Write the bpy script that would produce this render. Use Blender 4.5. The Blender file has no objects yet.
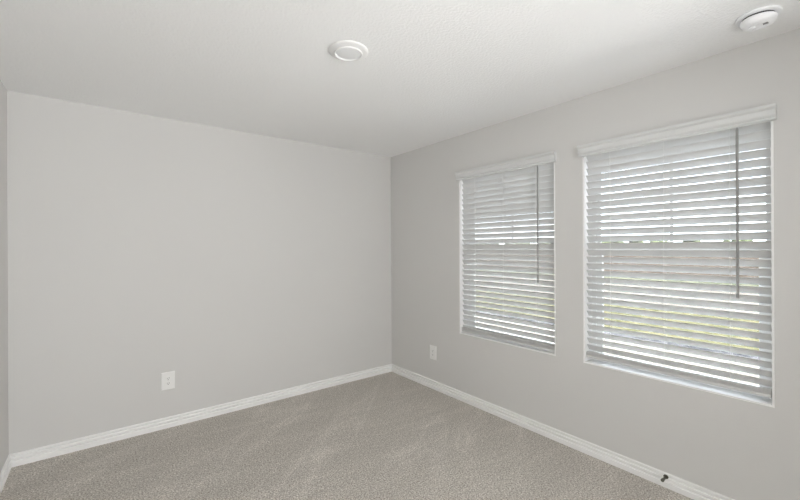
import bpy, bmesh, math, random
from mathutils import Vector, Matrix
R = math.radians
SC = bpy.context.scene
COL = SC.collection

# ------------------------------------------------------------------ camera
cam = bpy.data.cameras.new('camera')
cam.sensor_fit = 'HORIZONTAL'; cam.sensor_width = 36.0
cam.lens = 383.058 * 36.0 / 800.0
cam.shift_x = (400 - 398.584) / 800.0
cam.shift_y = (247.197 - 250) / 800.0
cam.clip_start = 0.02; cam.clip_end = 1000
co = bpy.data.objects.new('camera', cam); COL.objects.link(co)
yaw, roll = R(37.7804), -0.005
fw = Vector((math.sin(yaw), math.cos(yaw), 0)); r0 = Vector((math.cos(yaw), -math.sin(yaw), 0)); u0 = Vector((0, 0, 1))
rr = r0 * math.cos(roll) + u0 * math.sin(roll); uu = -r0 * math.sin(roll) + u0 * math.cos(roll)
mw = Matrix.Identity(4)
for i in range(3):
    mw[i][0] = rr[i]; mw[i][1] = uu[i]; mw[i][2] = -fw[i]
mw.translation = Vector((-2.613, -3.510, 1.413))
co.matrix_world = mw
SC.camera = co

# ------------------------------------------------------------------ world, sun, lamps, exposure
SC.view_settings.view_transform = 'Standard'; SC.view_settings.look = 'None'
SC.view_settings.gamma = 1.0; SC.view_settings.use_curve_mapping = False
SC.view_settings.exposure = 0.0
SC.cycles.max_bounces = 14; SC.cycles.diffuse_bounces = 9; SC.cycles.transparent_max_bounces = 12
SC.cycles.sample_clamp_indirect = 6.0
SC.cycles.caustics_reflective = False; SC.cycles.caustics_refractive = False

W = bpy.data.worlds.new('sky'); SC.world = W; W.use_nodes = True
wn = W.node_tree; wn.nodes.clear()
wo = wn.nodes.new('ShaderNodeOutputWorld'); bg = wn.nodes.new('ShaderNodeBackground')
tc = wn.nodes.new('ShaderNodeTexCoord'); mp = wn.nodes.new('ShaderNodeMapping'); nz = wn.nodes.new('ShaderNodeTexNoise'); cr = wn.nodes.new('ShaderNodeValToRGB')
mp.inputs['Scale'].default_value = (2, 2, 7); nz.inputs['Scale'].default_value = 1.4; nz.inputs['Detail'].default_value = 6
cr.color_ramp.elements[0].position = .40; cr.color_ramp.elements[0].color = (.76, .86, 1.0, 1)
cr.color_ramp.elements[1].position = .62; cr.color_ramp.elements[1].color = (.93, .97, 1.0, 1)
wn.links.new(tc.outputs['Generated'], mp.inputs['Vector']); wn.links.new(mp.outputs['Vector'], nz.inputs['Vector'])
wn.links.new(nz.outputs['Fac'], cr.inputs['Fac']); wn.links.new(cr.outputs['Color'], bg.inputs['Color'])
wn.links.new(bg.outputs['Background'], wo.inputs['Surface'])
bg.inputs['Strength'].default_value = 7.5

def lamp(name, kind, energy, loc, direction, size=None, size_y=None, color=(1, 1, 1), angle=None, portal=False):
    l = bpy.data.lights.new(name, kind); l.energy = energy; l.color = color
    if kind == 'AREA':
        l.shape = 'RECTANGLE'; l.size = size; l.size_y = size_y
        if portal: l.cycles.is_portal = True
    if angle is not None: l.angle = angle
    o = bpy.data.objects.new(name, l); COL.objects.link(o)
    o.location = loc; o.rotation_euler = Vector(direction).to_track_quat('-Z', 'Z').to_euler()
    return o
lamp('sun', 'SUN', 290.0, (-5, -6, 12), (.06, .62, -.78), color=(1, .96, .9), angle=R(.6))
# added unseen fill lamps: one thrown up at the ceiling, one through rear opening
lamp('bounce_fill', 'AREA', 34, (-1.6, -5.0, 1.2), (-.15, .5, 1), 1.0, .8, color=(.985, .99, 1))
lamp('rear_fill', 'AREA', 86, (-1.40, -5.7, 1.45), (-.10, 1, 0.38), 2.4, 1.7, color=(.99, .995, 1))


# ------------------------------------------------------------------ materials
def srgb(r, g, b):
    f = lambda c: (c / 255 / 12.92) if c <= 10 else ((c / 255 + .055) / 1.055) ** 2.4
    return (f(r), f(g), f(b), 1)
def mat(name, color, rough=.6, metal=0.0, bump=None, spec=.5, coat=0):
    m = bpy.data.materials.new(name); m.use_nodes = True; nt = m.node_tree; b = nt.nodes['Principled BSDF']
    b.inputs['Base Color'].default_value = color; b.inputs['Roughness'].default_value = rough
    b.inputs['Metallic'].default_value = metal; b.inputs['Specular IOR Level'].default_value = spec
    b.inputs['Coat Weight'].default_value = coat
    if bump:
        scale, strength, dist = bump
        t = nt.nodes.new('ShaderNodeTexCoord'); n = nt.nodes.new('ShaderNodeTexNoise'); n.inputs['Scale'].default_value = scale
        n.inputs['Detail'].default_value = 3; n.inputs['Roughness'].default_value = .55
        bp = nt.nodes.new('ShaderNodeBump'); bp.inputs['Strength'].default_value = strength; bp.inputs['Distance'].default_value = dist
        nt.links.new(t.outputs['Object'], n.inputs['Vector']); nt.links.new(n.outputs['Fac'], bp.inputs['Height'])
        nt.links.new(bp.outputs['Normal'], b.inputs['Normal'])
    return m
def two_tone(name, c1, c2, scale, rough=.9, detail=5, lo=.4, hi=.6, bump=.4, dist=.01):
    m = mat(name, c1, rough, spec=0); nt = m.node_tree; b = nt.nodes['Principled BSDF']
    t = nt.nodes.new('ShaderNodeTexCoord'); n = nt.nodes.new('ShaderNodeTexNoise'); n.inputs['Scale'].default_value = scale; n.inputs['Detail'].default_value = detail
    r = nt.nodes.new('ShaderNodeValToRGB'); r.color_ramp.elements[0].position = lo; r.color_ramp.elements[1].position = hi
    r.color_ramp.elements[0].color = c1; r.color_ramp.elements[1].color = c2
    bp = nt.nodes.new('ShaderNodeBump'); bp.inputs['Strength'].default_value = bump; bp.inputs['Distance'].default_value = dist
    nt.links.new(t.outputs['Object'], n.inputs['Vector']); nt.links.new(n.outputs['Fac'], r.inputs['Fac']); nt.links.new(r.outputs['Color'], b.inputs['Base Color'])
    nt.links.new(n.outputs['Fac'], bp.inputs['Height']); nt.links.new(bp.outputs['Normal'], b.inputs['Normal'])
    return m

M_WALL = mat('greige_wall_paint', (.675, .670, .658, 1), .85, bump=(95, .10, .003), spec=.25)
M_CEIL = mat('textured_ceiling_paint', (.90, .905, .908, 1), .9, bump=(75, .5, .008), spec=.2)
M_TRIM = mat('white_semigloss_trim', (.90, .90, .895, 1), .35)
M_VINYL = mat('white_window_vinyl', (.84, .845, .84, 1), .4)
M_SLAT = mat('white_faux_wood', (.65, .65, .645, 1), .38)
M_VAL = mat('white_valance', (.70, .71, .708, 1), .4)
M_CORD = mat('white_ladder_cord', (.70, .70, .69, 1), .8)
M_WAND = mat('smoky_grey_plastic', (.30, .30, .29, 1), .3)
M_PLATE = mat('white_outlet_plastic', (.86, .86, .85, 1), .35)
M_SLOT = mat('dark_slot', (.03, .03, .03, 1), .6)
M_METAL = mat('brushed_steel_screw', (.6, .6, .6, 1), .35, 1)
M_LAMPTRIM = mat('white_lamp_trim', (.80, .80, .80, 1), .35)
M_LENS = mat('frosted_lens', (.80, .81, .82, 1), .3)
M_DETECT = mat('white_detector_plastic', (.92, .93, .95, 1), .4)
M_BRONZE = mat('oil_rubbed_bronze', (.10, .095, .07, 1), .4, .8)
M_RUBBER = mat('grey_rubber', (.16, .16, .13, 1), .8)

def glass_mat():
    m = bpy.data.materials.new('window_glass'); m.use_nodes = True; nt = m.node_tree; nt.nodes.clear()
    o = nt.nodes.new('ShaderNodeOutputMaterial'); t = nt.nodes.new('ShaderNodeBsdfTransparent'); g = nt.nodes.new('ShaderNodeBsdfGlossy')
    t.inputs['Color'].default_value = (.97, .98, .975, 1); g.inputs['Roughness'].default_value = .02
    f = nt.nodes.new('ShaderNodeFresnel'); f.inputs['IOR'].default_value = 1.35; x = nt.nodes.new('ShaderNodeMixShader')
    nt.links.new(f.outputs['Fac'], x.inputs['Fac']); nt.links.new(t.outputs[0], x.inputs[1]); nt.links.new(g.outputs[0], x.inputs[2]); nt.links.new(x.outputs[0], o.inputs['Surface'])
    return m
M_GLASS = glass_mat()

def carpet_mat():
    m = mat('beige_cut_pile_carpet', (1, 1, 1, 1), .95, spec=.1); nt = m.node_tree; b = nt.nodes['Principled BSDF']
    N = nt.nodes.new; L = nt.links.new
    t = N('ShaderNodeTexCoord')
    def noise(scale, detail, mscale=(1, 1, 1), rot=0, rough=.6, dist=0):
        mp = N('ShaderNodeMapping'); mp.inputs['Scale'].default_value = mscale
        mr = N('ShaderNodeMapping'); mr.inputs['Rotation'].default_value = (0, 0, rot)
        L(t.outputs['Object'], mr.inputs['Vector']); L(mr.outputs['Vector'], mp.inputs['Vector'])
        n = N('ShaderNodeTexNoise'); n.inputs['Scale'].default_value = scale; n.inputs['Detail'].default_value = detail; n.inputs['Roughness'].default_value = rough
        n.inputs['Distortion'].default_value = dist
        L(mp.outputs['Vector'], n.inputs['Vector']); return n
    def ramp(n, stops):
        r = N('ShaderNodeValToRGB'); e = r.color_ramp.elements
        e[0].position, e[0].color = stops[0]; e[1].position, e[1].color = stops[-1]
        for p, c in stops[1:-1]: k = e.new(p); k.color = c
        L(n.outputs['Fac'], r.inputs['Fac']); return r
    fine = ramp(noise(112, 3, rough=.72), [(.33, (.22, .185, .15, 1)), (.5, (.545, .505, .455, 1)), (.66, (.90, .87, .82, 1))])
    # vacuum strokes: pile leaning one way or the other
    s1 = ramp(noise(1.0, 2, (.9, 5.5, 1), R(6), dist=.3), [(.44, (.965, .965, .965, 1)), (.56, (1.01, 1.01, 1.01, 1)), (.62, (1.07, 1.07, 1.07, 1)), (.65, (1.0, 1.0, 1.0, 1))])
    s2 = ramp(noise(1.0, 1, (.8, 4.2, 1), R(-42), dist=.4), [(.46, (.965, .965, .96, 1)), (.58, (1.02, 1.02, 1.02, 1)), (.61, (1.10, 1.10, 1.10, 1)), (.63, (1.0, 1.0, 1.0, 1))])
    blot = ramp(noise(30, 3), [(.35, (.93, .93, .93, 1)), (.65, (1.06, 1.06, 1.06, 1))])
    def mul(a, c):
        x = N('ShaderNodeMixRGB'); x.blend_type = 'MULTIPLY'; x.inputs['Fac'].default_value = 1
        L(a, x.inputs['Color1']); L(c, x.inputs['Color2']); return x.outputs['Color']
    c = mul(mul(mul(fine.outputs['Color'], s1.outputs['Color']), s2.outputs['Color']), blot.outputs['Color'])
    L(c, b.inputs['Base Color'])
    nb = noise(150, 4, rough=.7); bp = N('ShaderNodeBump'); bp.inputs['Strength'].default_value = .8; bp.inputs['Distance'].default_value = .008
    L(nb.outputs['Fac'], bp.inputs['Height']); L(bp.outputs['Normal'], b.inputs['Normal'])
    b.inputs['Sheen Weight'].default_value = .15; b.inputs['Sheen Roughness'].default_value = .5
    return m
M_CARPET = carpet_mat()
M_GRASS = two_tone('dry_yellow_green_lawn', (.0085, .0090, .0052, 1), (.0128, .0127, .0082, 1), 3.0)
M_FARGRASS = two_tone('pale_green_lawn', (.0082, .0095, .0072, 1), (.0120, .0130, .0100, 1), 2.0)
M_BOUNCE = two_tone('pale_bounce_ground', (.74, .73, .715, 1), (.80, .79, .775, 1), 1.2, bump=.1)
M_STREET = two_tone('light_concrete_street', (.0130, .0128, .0125, 1), (.0175, .0172, .0168, 1), .8, bump=.1)
M_ASPH = two_tone('blue_grey_gutter', (.0045, .0049, .0060, 1), (.0098, .0104, .0122, 1), 4, bump=.2)
M_WALK = two_tone('grey_aggregate_walk', (.0170, .0166, .0162, 1), (.0230, .0226, .0220, 1), 2.5, bump=.1)
M_CEDAR = two_tone('weathered_cedar', (0.0525, 0.0420, 0.0357, 1), (0.0700, 0.0574, 0.0504, 1), 1.6, bump=.3)
M_LEAF = two_tone('tree_foliage', (.007, .010, .005, 1), (.017, .021, .012, 1), 3, bump=1, dist=.1)
M_BARK = two_tone('tree_bark', (.08, .06, .05, 1), (.15, .12, .09, 1), 6)

# ------------------------------------------------------------------ mesh helpers
def obj(name, bm, m, parent=None, smooth=False, loc=None):
    me = bpy.data.meshes.new(name); bmesh.ops.recalc_face_normals(bm, faces=bm.faces[:])
    if smooth:
        for f in bm.faces: f.smooth = True
        for e in bm.edges:
            if len(e.link_faces) == 2 and e.calc_face_angle(0) > R(38): e.smooth = False
    bm.to_mesh(me); bm.free()
    o = bpy.data.objects.new(name, me); COL.objects.link(o)
    for k in (m if isinstance(m, (list, tuple)) else [m]): me.materials.append(k)
    if parent: o.parent = parent
    if loc: o.location = loc
    return o
def empty(name, loc=(0, 0, 0), rz=0, rx=0):
    o = bpy.data.objects.new(name, None); COL.objects.link(o); o.location = loc; o.rotation_euler = (rx, 0, rz); o.empty_display_size = .1
    return o
def tag(o, label=None, cat=None, group=None, kind=None):
    for k, v in (('label', label), ('category', cat), ('group', group), ('kind', kind)):
        if v: o[k] = v
    return o
def box(bm, x0, x1, y0, y1, z0, z1, bev=0, mi=0):
    v = [bm.verts.new((x, y, z)) for x in (x0, x1) for y in (y0, y1) for z in (z0, z1)]
    fs = [bm.faces.new([v[i] for i in q]) for q in ((0, 1, 3, 2), (4, 6, 7, 5), (0, 4, 5, 1), (2, 3, 7, 6), (0, 2, 6, 4), (1, 5, 7, 3))]
    for f in fs: f.material_index = mi
    if bev:
        es = list({e for f in fs for e in f.edges})
        bmesh.ops.bevel(bm, geom=es, offset=bev, segments=2, profile=.5, affect='EDGES')
def lathe(bm, prof, n=48, M=None, mi=0):
    """prof: list of (r, z); axis z; M maps into place"""
    M = M or Matrix.Identity(4); rings = []
    for r, z in prof:
        if r < 1e-6: rings.append([bm.verts.new(M @ Vector((0, 0, z)))])
        else: rings.append([bm.verts.new(M @ Vector((r * math.cos(2 * math.pi * k / n), r * math.sin(2 * math.pi * k / n), z))) for k in range(n)])
    for a, b in zip(rings, rings[1:]):
        for k in range(n):
            k2 = (k + 1) % n
            if len(a) == 1 and len(b) == 1: continue
            if len(a) == 1: f = bm.faces.new((a[0], b[k], b[k2]))
            elif len(b) == 1: f = bm.faces.new((a[k], b[0], a[k2]))
            else: f = bm.faces.new((a[k], b[k], b[k2], a[k2]))
            f.material_index = mi
def loft(bm, sections):
    """closed sections (lists of Vectors, equal count), end caps"""
    rs = [[bm.verts.new(p) for p in s] for s in sections]; n = len(rs[0])
    for a, b in zip(rs, rs[1:]):
        for k in range(n): bm.faces.new((a[k], a[(k + 1) % n], b[(k + 1) % n], b[k]))
    bm.faces.new(rs[0][::-1]); bm.faces.new(rs[-1])
def tube(bm, p0, p1, r, n=12, mi=0):
    p0, p1 = Vector(p0), Vector(p1); d = p1 - p0
    M = Matrix.Translation(p0) @ d.to_track_quat('Z', 'Y').to_matrix().to_4x4()
    lathe(bm, [(0, 0), (r, 0), (r, d.length), (0, d.length)], n, M, mi)
def wall_mesh(us, vs, holes, P):
    """grid slab; P(u, v, side) -> point; holes = list of (u0,u1,v0,v1)"""
    bm = bmesh.new(); cache = {}
    def V(i, j, s):
        k = (i, j, s)
        if k not in cache: cache[k] = bm.verts.new(P(us[i], vs[j], s))
        return cache[k]
    def solid(i, j):
        if i < 0 or j < 0 or i >= len(us) - 1 or j >= len(vs) - 1: return False
        uc, vc = (us[i] + us[i + 1]) / 2, (vs[j] + vs[j + 1]) / 2
        return not any(h[0] < uc < h[1] and h[2] < vc < h[3] for h in holes)
    for i in range(len(us) - 1):
        for j in range(len(vs) - 1):
            if not solid(i, j): continue
            for s in (0, 1): bm.faces.new((V(i, j, s), V(i + 1, j, s), V(i + 1, j + 1, s), V(i, j + 1, s)))
            for di, dj, a, b in ((-1, 0, (i, j), (i, j + 1)), (1, 0, (i + 1, j), (i + 1, j + 1)), (0, -1, (i, j), (i + 1, j)), (0, 1, (i, j + 1), (i + 1, j + 1))):
                if not solid(i + di, j + dj): bm.faces.new((V(*a, 0), V(*b, 0), V(*b, 1), V(*a, 1)))
    return bm

# ------------------------------------------------------------------ room shell
H = 2.44; LX = -3.094; YF = -4.05; TW = .18
Z0, Z1 = .613, 2.085
OPEN = [(-2.003, -1.055), (-3.152, -2.206)]            # small-looking far window, near window
struct = lambda o: tag(o, kind='structure')

bm = wall_mesh([YF - .12, -3.152, -2.206, -2.003, -1.055, .15], [-.35, Z0, Z1, H + .2],
               [(a, b, Z0, Z1) for a, b in OPEN], lambda u, v, s: (0 if s == 0 else TW, u, v))
struct(obj('wall_right', bm, M_WALL))
bm = bmesh.new(); box(bm, LX - .12, 0, 0, .15, -.1, H + .2); struct(obj('wall_back', bm, M_WALL))
bm = bmesh.new(); box(bm, LX - .12, LX, YF, 0, -.1, H + .2); struct(obj('wall_left', bm, M_WALL))
# wall behind the camera; unseen opening added and sized to shape the fill light
bm = wall_mesh([LX - .12, -2.75, -.9, 0], [-.1, 0.0, H, H + .2], [(-2.75, -.9, 0.0, H)], lambda u, v, s: (u, YF if s == 0 else YF - .12, v))
struct(obj('wall_front', bm, M_WALL))
bm = bmesh.new(); box(bm, LX, 0, YF - .12, 0, -.1, 0); struct(obj('floor', bm, M_CARPET))
bm = bmesh.new(); box(bm, LX, 0, YF, 0, H, H + .2); struct(obj('ceiling', bm, M_CEIL))
# unseen next room (behind the camera), added to house the fill lamps
bm = bmesh.new(); box(bm, LX - .12, TW, -6.6, YF - .12, -.1, 0); struct(obj('floor', bm, M_CARPET))
bm = bmesh.new(); box(bm, LX - .12, TW, -6.6, YF - .12, H, H + .2); struct(obj('ceiling', bm, M_CEIL))
bm = bmesh.new(); box(bm, LX - .24, LX - .12, -6.6, YF - .12, -.1, H + .2); struct(obj('wall_left', bm, M_WALL))
bm = bmesh.new(); box(bm, TW, TW + .12, -6.6, YF - .12, -.35, H + .2); struct(obj('wall_right', bm, M_WALL))
bm = bmesh.new(); box(bm, LX - .24, TW + .12, -6.72, -6.6, -.1, H + .2); struct(obj('wall_front', bm, M_WALL))

# baseboards: stepped profile (thickness, height)
BP = [(0, 0), (.0150, 0), (.0155, .0290), (.0140, .0315), (.0085, .0325), (.0040, .0345), (.0120, .0440), (.0120, .0550), (.0110, .0570), (.0070, .0580), (.0020, .0600), (.0085, .0690), (.0090, .0780), (.0065, .0822), (.003, .0835), (0, .0835)]
def baseboard(name, A, B, inward, ma=1, mb=1):
    A, B, n = Vector(A), Vector(B), Vector(inward); d = (B - A).normalized(); bm = bmesh.new()
    loft(bm, [[A + n * t + d * (t * ma) + Vector((0, 0, z)) for t, z in BP], [B + n * t - d * (t * mb) + Vector((0, 0, z)) for t, z in BP]])
    return struct(obj(name, bm, M_TRIM))
baseboard('baseboard_back', (LX, 0, 0), (0, 0, 0), (0, -1, 0))
baseboard('baseboard_right', (0, 0, 0), (0, YF, 0), (-1, 0, 0))
baseboard('baseboard_left', (LX, YF, 0), (LX, 0, 0), (1, 0, 0))
bm = bmesh.new()
for x0, x1, z0, z1 in ((-2.82, -2.75, 0, H), (-.9, -.83, 0, H)): box(bm, x0, x1, YF, YF + .014, z0, z1)
struct(obj('trim_1', bm, M_TRIM))

# ------------------------------------------------------------------ windows
def build_window(name, ya, yb):
    """opening from ya (far... smaller) to yb, with vinyl single-hung window deep in the wall"""
    w = struct(empty(name, (0, (ya + yb) / 2, Z0))); hw = (yb - ya) / 2; h = Z1 - Z0
    def ring(x0, x1, o, i_side, i_top, i_bot, z0=0, z1=h, bev=.0012):
        bm = bmesh.new(); hh = hw - o
        box(bm, x0, x1, -hh, -hh + i_side, z0, z1, bev); box(bm, x0, x1, hh - i_side, hh, z0, z1, bev)
        box(bm, x0, x1, -hh + i_side, hh - i_side, z1 - i_top, z1, bev); box(bm, x0, x1, -hh + i_side, hh - i_side, z0, z0 + i_bot, bev)
        return bm
    P = lambda n, bm, m: struct(obj(n, bm, m, w))
    P('jamb_liner', ring(-.0015, .112, 0, .009, .009, .010), M_TRIM)
    P('window_frame', ring(.112, .178, .000, .036, .036, .020), M_VINYL)
    zm = 1.372 - Z0
    P('upper_sash', ring(.146, .166, .036, .014, .016, .030, zm - .005, h - .036), M_VINYL)
    low = P('lower_sash', ring(.118, .142, .036, .038, .046, .034, .020, zm + .046), M_VINYL)
    bm = bmesh.new(); box(bm, .118, .140, -.03, .03, zm + .047, zm + .056, .002); box(bm, .106, .130, -.011, .011, zm + .056, zm + .066, .002)
    o = obj('sash_lock', bm, M_VINYL, low); struct(o)
    bm = bmesh.new(); box(bm, .154, .158, -(hw - .048), hw - .048, zm + .02, h - .05); P('upper_pane', bm, M_GLASS)
    bm = bmesh.new(); box(bm, .128, .132, -(hw - .072), hw - .072, .05, zm + .002); P('lower_pane', bm, M_GLASS)
    bm = bmesh.new(); box(bm, .148, .153, -.009, .009, zm + .022, h - .05)
    zc = 1.738 - Z0; box(bm, .148, .153, -(hw - .05), -.009, zc - .009, zc + .009); box(bm, .148, .153, .009, hw - .05, zc - .009, zc + .009)
    P('muntin', bm, M_VINYL)
    return w
build_window('window_1', *OPEN[0]); build_window('window_2', *OPEN[1])

# ------------------------------------------------------------------ blinds (root on the opening's centre, at sill height)
SW, ST, PITCH = .0508, .0028, .0463
VAL = [(0, 0), (-.028, 0), (-.030, .002), (-.030, .008), (-.027, .010), (-.022, .0125), (-.029, .0215), (-.031, .025), (-.031, .040), (-.031, .051), (-.042, .0605), (-.043, .064), (-.043, .072), (-.041, .074), (0, .074)]
def build_blind(ya, yb, theta, rail_z, nstack, label, wand_y, vy):
    yc = (ya + yb) / 2; hw = (yb - ya) / 2 - .009 - .005; root = empty('window_blind', (0, yc, Z0))
    tag(root, label, 'window blind', 'white window blinds')
    xc = .035
    # valance: moulded strip across the head with mitred returns
    bm = bmesh.new(); v0, v1 = vy[0] - yc, vy[1] - yc; zb = 2.025 - Z0
    loft(bm, [[Vector((x, v0, zb + z)) for x, z in VAL], [Vector((x, v1, zb + z)) for x, z in VAL]])
    for v in bm.verts:
        if abs(v.co.x) < 1e-6: v.co.x = -.003
    obj('valance', bm, M_VAL, root)
    bm = bmesh.new(); box(bm, .008, .062, -hw, hw, 2.043 - Z0, 2.076 - Z0, .002); obj('headrail', bm, M_SLAT, root)
    # tilted slats (room edge up) plus the flat spare slats lying on the bottom rail
    bm = bmesh.new(); ct, st = math.cos(theta), math.sin(theta)
    sec = []
    for k in range(9):
        s = -SW / 2 + .0012 + (SW - .0024) * k / 8; crown = .0011 * (1 - (2 * k / 8 - 1) ** 2); sec.append((s, ST / 2 + crown - .0004))
    sec.append((SW / 2, 0))
    for k in range(8, -1, -1):
        s = -SW / 2 + .0012 + (SW - .0024) * k / 8; crown = .0011 * (1 - (2 * k / 8 - 1) ** 2); sec.append((s, -ST / 2 + crown - .0004))
    sec.append((-SW / 2, 0))
    rnd = random.Random(int(theta * 100))
    for i in range(-1, 29):
        zf = 1.991 - PITCH * i - Z0; zc = zf - SW / 2 * st; j = rnd.uniform(-.004, .004)
        c2, s2 = math.cos(theta + j * 3), math.sin(theta + j * 3)
        pts = [(xc + s * c2 + t * s2, zc - s * s2 + t * c2) for s, t in sec]
        dj = rnd.uniform(-.001, .001)
        loft(bm, [[Vector((x, y, z)) for x, z in pts] for y in (-hw + dj, hw + dj)])
    for k in range(nstack):
        zc = rail_z - Z0 + .020 + .0022 + k * .0040
        loft(bm, [[Vector((xc + s + rnd.uniform(-.0004, .0004), y, zc + t)) for s, t in sec] for y in (-hw, hw)])
    obj('slats', bm, M_SLAT, root, smooth=True)
    bm = bmesh.new(); box(bm, xc - SW / 2, xc + SW / 2, -hw, hw, rail_z - Z0, rail_z - Z0 + .019, .003); rail = obj('bottom_rail', bm, M_SLAT, root)
    for y in (.302, 0, -.302):
        bm = bmesh.new()
        xf, xb = xc - SW / 2 * ct - .0016, xc + SW / 2 * ct + .0016; z_lo = rail_z - Z0 + .019
        tube(bm, (xf, y, z_lo), (xf, y, 2.043 - Z0), .0011, 6); tube(bm, (xb, y, z_lo), (xb, y, 2.043 - Z0), .0011, 6)
        for i in range(-1, 29):
            zc = 1.991 - PITCH * i - Z0 - SW / 2 * st - .0026
            tube(bm, (xf, y, zc + SW / 2 * st), (xb, y, zc - SW / 2 * st), .0005, 6)
        obj('ladder_cord', bm, M_CORD, root)
        bm = bmesh.new(); lathe(bm, [(0, -.004), (.005, -.004), (.0075, -.001), (.0075, .001), (0, .001)], 20, Matrix.Translation((xc - .008, y, rail_z - Z0 - .001)))
        obj('cord_button', bm, M_CORD, rail, smooth=True)
    # tilt wand hanging from a hook under the valance
    bm = bmesh.new(); wy = wand_y - yc; wx = -.012
    lathe(bm, [(0, 1.140 - Z0), (.0068, 1.140 - Z0), (.0074, 1.150 - Z0), (.0068, 1.165 - Z0), (.0062, 1.20 - Z0), (.0062, 2.012 - Z0), (.0030, 2.022 - Z0), (0, 2.022 - Z0)], 10, Matrix.Translation((wx, wy, 0)))
    wand = obj('tilt_wand', bm, M_WAND, root, smooth=True)
    bm = bmesh.new(); tube(bm, (wx, wy, 2.020 - Z0), (wx + .004, wy, 2.034 - Z0), .0018, 8); tube(bm, (wx + .004, wy, 2.034 - Z0), (.012, wy, 2.048 - Z0), .0018, 8)
    obj('wand_hook', bm, M_METAL, wand)
    return root
build_blind(*OPEN[0], R(59), .634, 5, 'narrower-looking white slatted window blind, nearer the corner of the room', -1.870, (-2.019, -1.0435))
build_blind(*OPEN[1], R(51.5), .654, 4, 'large white slatted window blind in the right-hand window, farther from the corner', -3.018, (-3.164, -2.188))

# ------------------------------------------------------------------ electrical outlets (local: plate in the y-z plane, front towards -x)
def build_outlet(name, loc, rz, label):
    r = empty(name, loc, rz); tag(r, label, 'outlet', 'wall outlets')
    W2, H2 = .046, .068
    bm = bmesh.new()
    loft(bm, [[Vector((x, sy * (W2 - i), sz * (H2 - i))) for sy, sz in ((-1, -1), (1, -1), (1, 1), (-1, 1))] for x, i in ((0, 0), (-.006, 0), (-.0085, .0035))])
    obj('cover_plate', bm, M_PLATE, r)
    for s in (-1, 1):
        bm = bmesh.new(); zc = s * .0195; pts = []
        for k in range(28):
            a = 2 * math.pi * k / 28; y, z = .0172 * math.cos(a), max(-.0142, min(.0142, .0172 * math.sin(a))); pts.append((y, zc + z))
        loft(bm, [[Vector((x, y, z)) for y, z in pts] for x in (-.0080, -.0102)])
        rc = obj('receptacle', bm, M_PLATE, r)
        bm = bmesh.new()
        box(bm, -.0107, -.0100, -.0075, -.0050, zc - .003, zc + .007); box(bm, -.0107, -.0100, .0050, .0070, zc - .002, zc + .006)
        lathe(bm, [(0, 0), (.0026, 0), (.0026, .0006), (0, .0006)], 12, Matrix.Translation((-.0101, 0, zc - .008)) @ Matrix.Rotation(-math.pi / 2, 4, 'Y'))
        obj('slot', bm, M_SLOT, rc)
    bm = bmesh.new(); lathe(bm, [(0, 0), (.003, 0), (.0022, .001), (0, .0012)], 14, Matrix.Translation((-.0084, 0, 0)) @ Matrix.Rotation(-math.pi / 2, 4, 'Y'))
    obj('screw', bm, M_METAL, r)
    return r
build_outlet('wall_outlet', (-2.203, 0, .369), R(90), 'white electrical outlet on the left-hand back wall, above the baseboard')
build_outlet('wall_outlet', (0, -.697, .361), 0, 'white electrical outlet low on the window wall near the corner')

# ------------------------------------------------------------------ ceiling light
cl = empty('ceiling_light', (-1.590, -1.770, H)); tag(cl, 'round white recessed ceiling light, switched off, in mid ceiling', 'ceiling light')
bm = bmesh.new(); lathe(bm, [(0, 0), (.103, 0), (.104, -.0035), (.101, -.0065), (.088, -.0105), (.0735, -.0135), (.0725, -.0185), (.0710, -.0200), (.0685, -.0200), (.0670, -.0185), (.0655, -.012), (0, -.012)], 72); obj('trim_ring', bm, M_LAMPTRIM, cl, smooth=True)
bm = bmesh.new(); lathe(bm, [(.0653, -.012), (.0630, -.0125), (.055, -.0150), (.040, -.0172), (.02, -.0184), (0, -.0188)], 72); obj('lens', bm, M_LENS, cl, smooth=True)

# ------------------------------------------------------------------ smoke detector
sd = empty('smoke_detector', (-.287, -3.144, H)); tag(sd, 'round white smoke detector on the ceiling near the window wall', 'smoke detector')
bm = bmesh.new(); lathe(bm, [(0, 0), (.078, 0), (.079, -.003), (.077, -.0065), (.073, -.008), (0, -.008)], 72); obj('mounting_plate', bm, M_DETECT, sd, smooth=True)
bm = bmesh.new(); lathe(bm, [(0, -.008), (.056, -.008), (.056, -.0165), (0, -.0165)], 60); obj('vent_gap', bm, M_SLOT, sd, smooth=True)
bm = bmesh.new(); lathe(bm, [(0, -.0160), (.061, -.0160), (.0625, -.019), (.061, -.030), (.056, -.039), (.047, -.0445), (.034, -.0460), (.032, -.0440), (.027, -.0440), (.025, -.0460), (0, -.0465)], 72); bod = obj('detector_body', bm, M_DETECT, sd, smooth=True)
bm = bmesh.new(); lathe(bm, [(0, -.0455), (.015, -.0455), (.015, -.0490), (.013, -.0505), (0, -.051)], 40, Matrix.Translation((.002, .022, 0))); obj('test_button', bm, M_DETECT, bod, smooth=True)
bm = bmesh.new()
for k in range(5): box(bm, -.012, .004, -.033 + k * .0035, -.0312 + k * .0035, -.0470, -.0455)
obj('sounder_grille', bm, M_SLOT, bod)

# ------------------------------------------------------------------ door stop on the baseboard
ds = empty('door_stop', (-.0085, -2.693, .0625)); tag(ds, 'small dark bronze door stop screwed to the white baseboard under the right-hand window', 'door stop')
X = Matrix.Rotation(-math.pi / 2, 4, 'Y')
bm = bmesh.new(); lathe(bm, [(0, -.001), (.0125, -.001), (.0125, .003), (.009, .006), (.007, .009), (.0062, .014), (.0062, .046), (.0075, .048), (.0075, .050), (0, .050)], 28, X); obj('stem', bm, M_BRONZE, ds, smooth=True)
bm = bmesh.new(); lathe(bm, [(0, .049), (.0085, .049), (.009, .052), (.0085, .060), (.006, .063), (0, .064)], 24, X); obj('rubber_tip', bm, M_RUBBER, ds, smooth=True)

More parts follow.
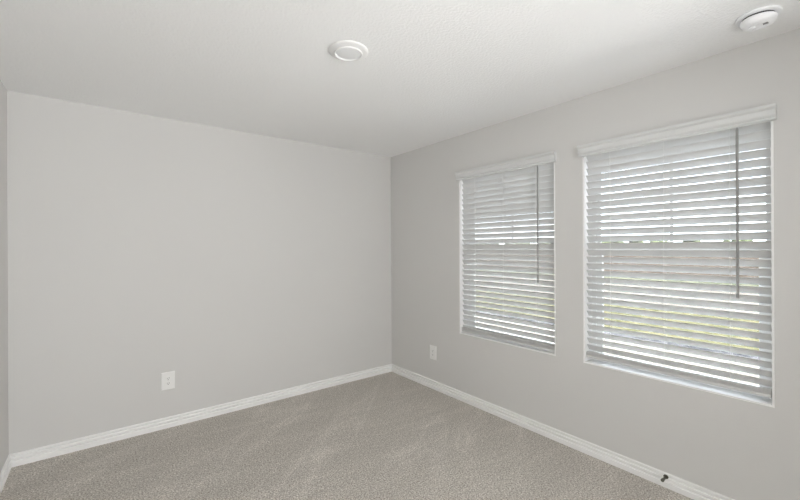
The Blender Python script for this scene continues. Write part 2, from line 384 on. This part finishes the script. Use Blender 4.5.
# ------------------------------------------------------------------ outdoors beyond the windows
GZ = -.35
def strip(name, x0, x1, m, z=GZ, y0=-60, y1=160):
    bm = bmesh.new(); box(bm, x0, x1, y0, y1, z - .1, z); return struct(obj(name, bm, m))
strip('bounce_ground', TW, 3.0, M_BOUNCE, y1=60)  # unseen pale ground, added to reflect sunlight up through the blinds onto the ceiling
strip('walk', 3.0, 5.4, M_WALK, y1=60)
strip('gutter', 5.4, 6.0, M_ASPH, GZ, y1=60)
strip('lawn', 6.0, 10.4, M_GRASS, y1=90)
strip('street', 10.4, 18.4, M_STREET, y1=120)
strip('field', 18.4, 320, M_FARGRASS, y0=-100, y1=320)
# board fence across the street
fn = empty('board_fence', (24, 20, GZ)); tag(fn, 'long tan wooden board fence across the street, seen between the blind slats', 'fence')
bm = bmesh.new(); rnd = random.Random(4); y = -20
while y < 34:
    hgt = 1.62 + rnd.uniform(-.012, .012); box(bm, 0, .02, y, y + .135, .02, hgt); y += .142
obj('board_panel', bm, M_CEDAR, fn)
for z in (.35, 1.35):
    bm = bmesh.new(); box(bm, .02, .06, -20, 34, z, z + .09); obj('rail', bm, M_CEDAR, fn)
for k in range(23):
    bm = bmesh.new(); box(bm, .06, .15, -20 + k * 2.4, -19.91 + k * 2.4, -.02, 1.66); obj('fence_post', bm, M_CEDAR, fn)
# distant trees
def build_tree(loc, hgt, wid, seed, label):
    t = empty('tree', loc); tag(t, label, 'tree', 'distant trees beyond the fence'); rnd = random.Random(seed)
    bm = bmesh.new(); lathe(bm, [(0, 0), (.28, 0), (.2, .6), (.16, hgt * .5), (0, hgt * .52)], 10); obj('trunk', bm, M_BARK, t)
    bm = bmesh.new()
    for k in range(14):
        a = rnd.uniform(0, 6.28); q = rnd.uniform(0, .36) * wid; rz = rnd.uniform(.38, .80) * hgt; rad = rnd.uniform(.16, .28) * hgt
        res = bmesh.ops.create_icosphere(bm, subdivisions=2, radius=rad, matrix=Matrix.Translation((q * math.cos(a), q * math.sin(a), rz)))
        for v in res['verts']:
            v.co += Vector((rnd.uniform(-1, 1), rnd.uniform(-1, 1), rnd.uniform(-1, 1))) * rad * .12
    obj('foliage', bm, M_LEAF, t)
rnd = random.Random(9)
for k in range(12):
    D = rnd.uniform(105, 130); ang = .14 + .74 * (k + rnd.uniform(.2, .8)) / 12
    build_tree((D, D * ang, GZ), rnd.uniform(3.4, 4.6), rnd.uniform(5, 9), 20 + k, 'distant dark green tree beyond the fence, just above the horizon')
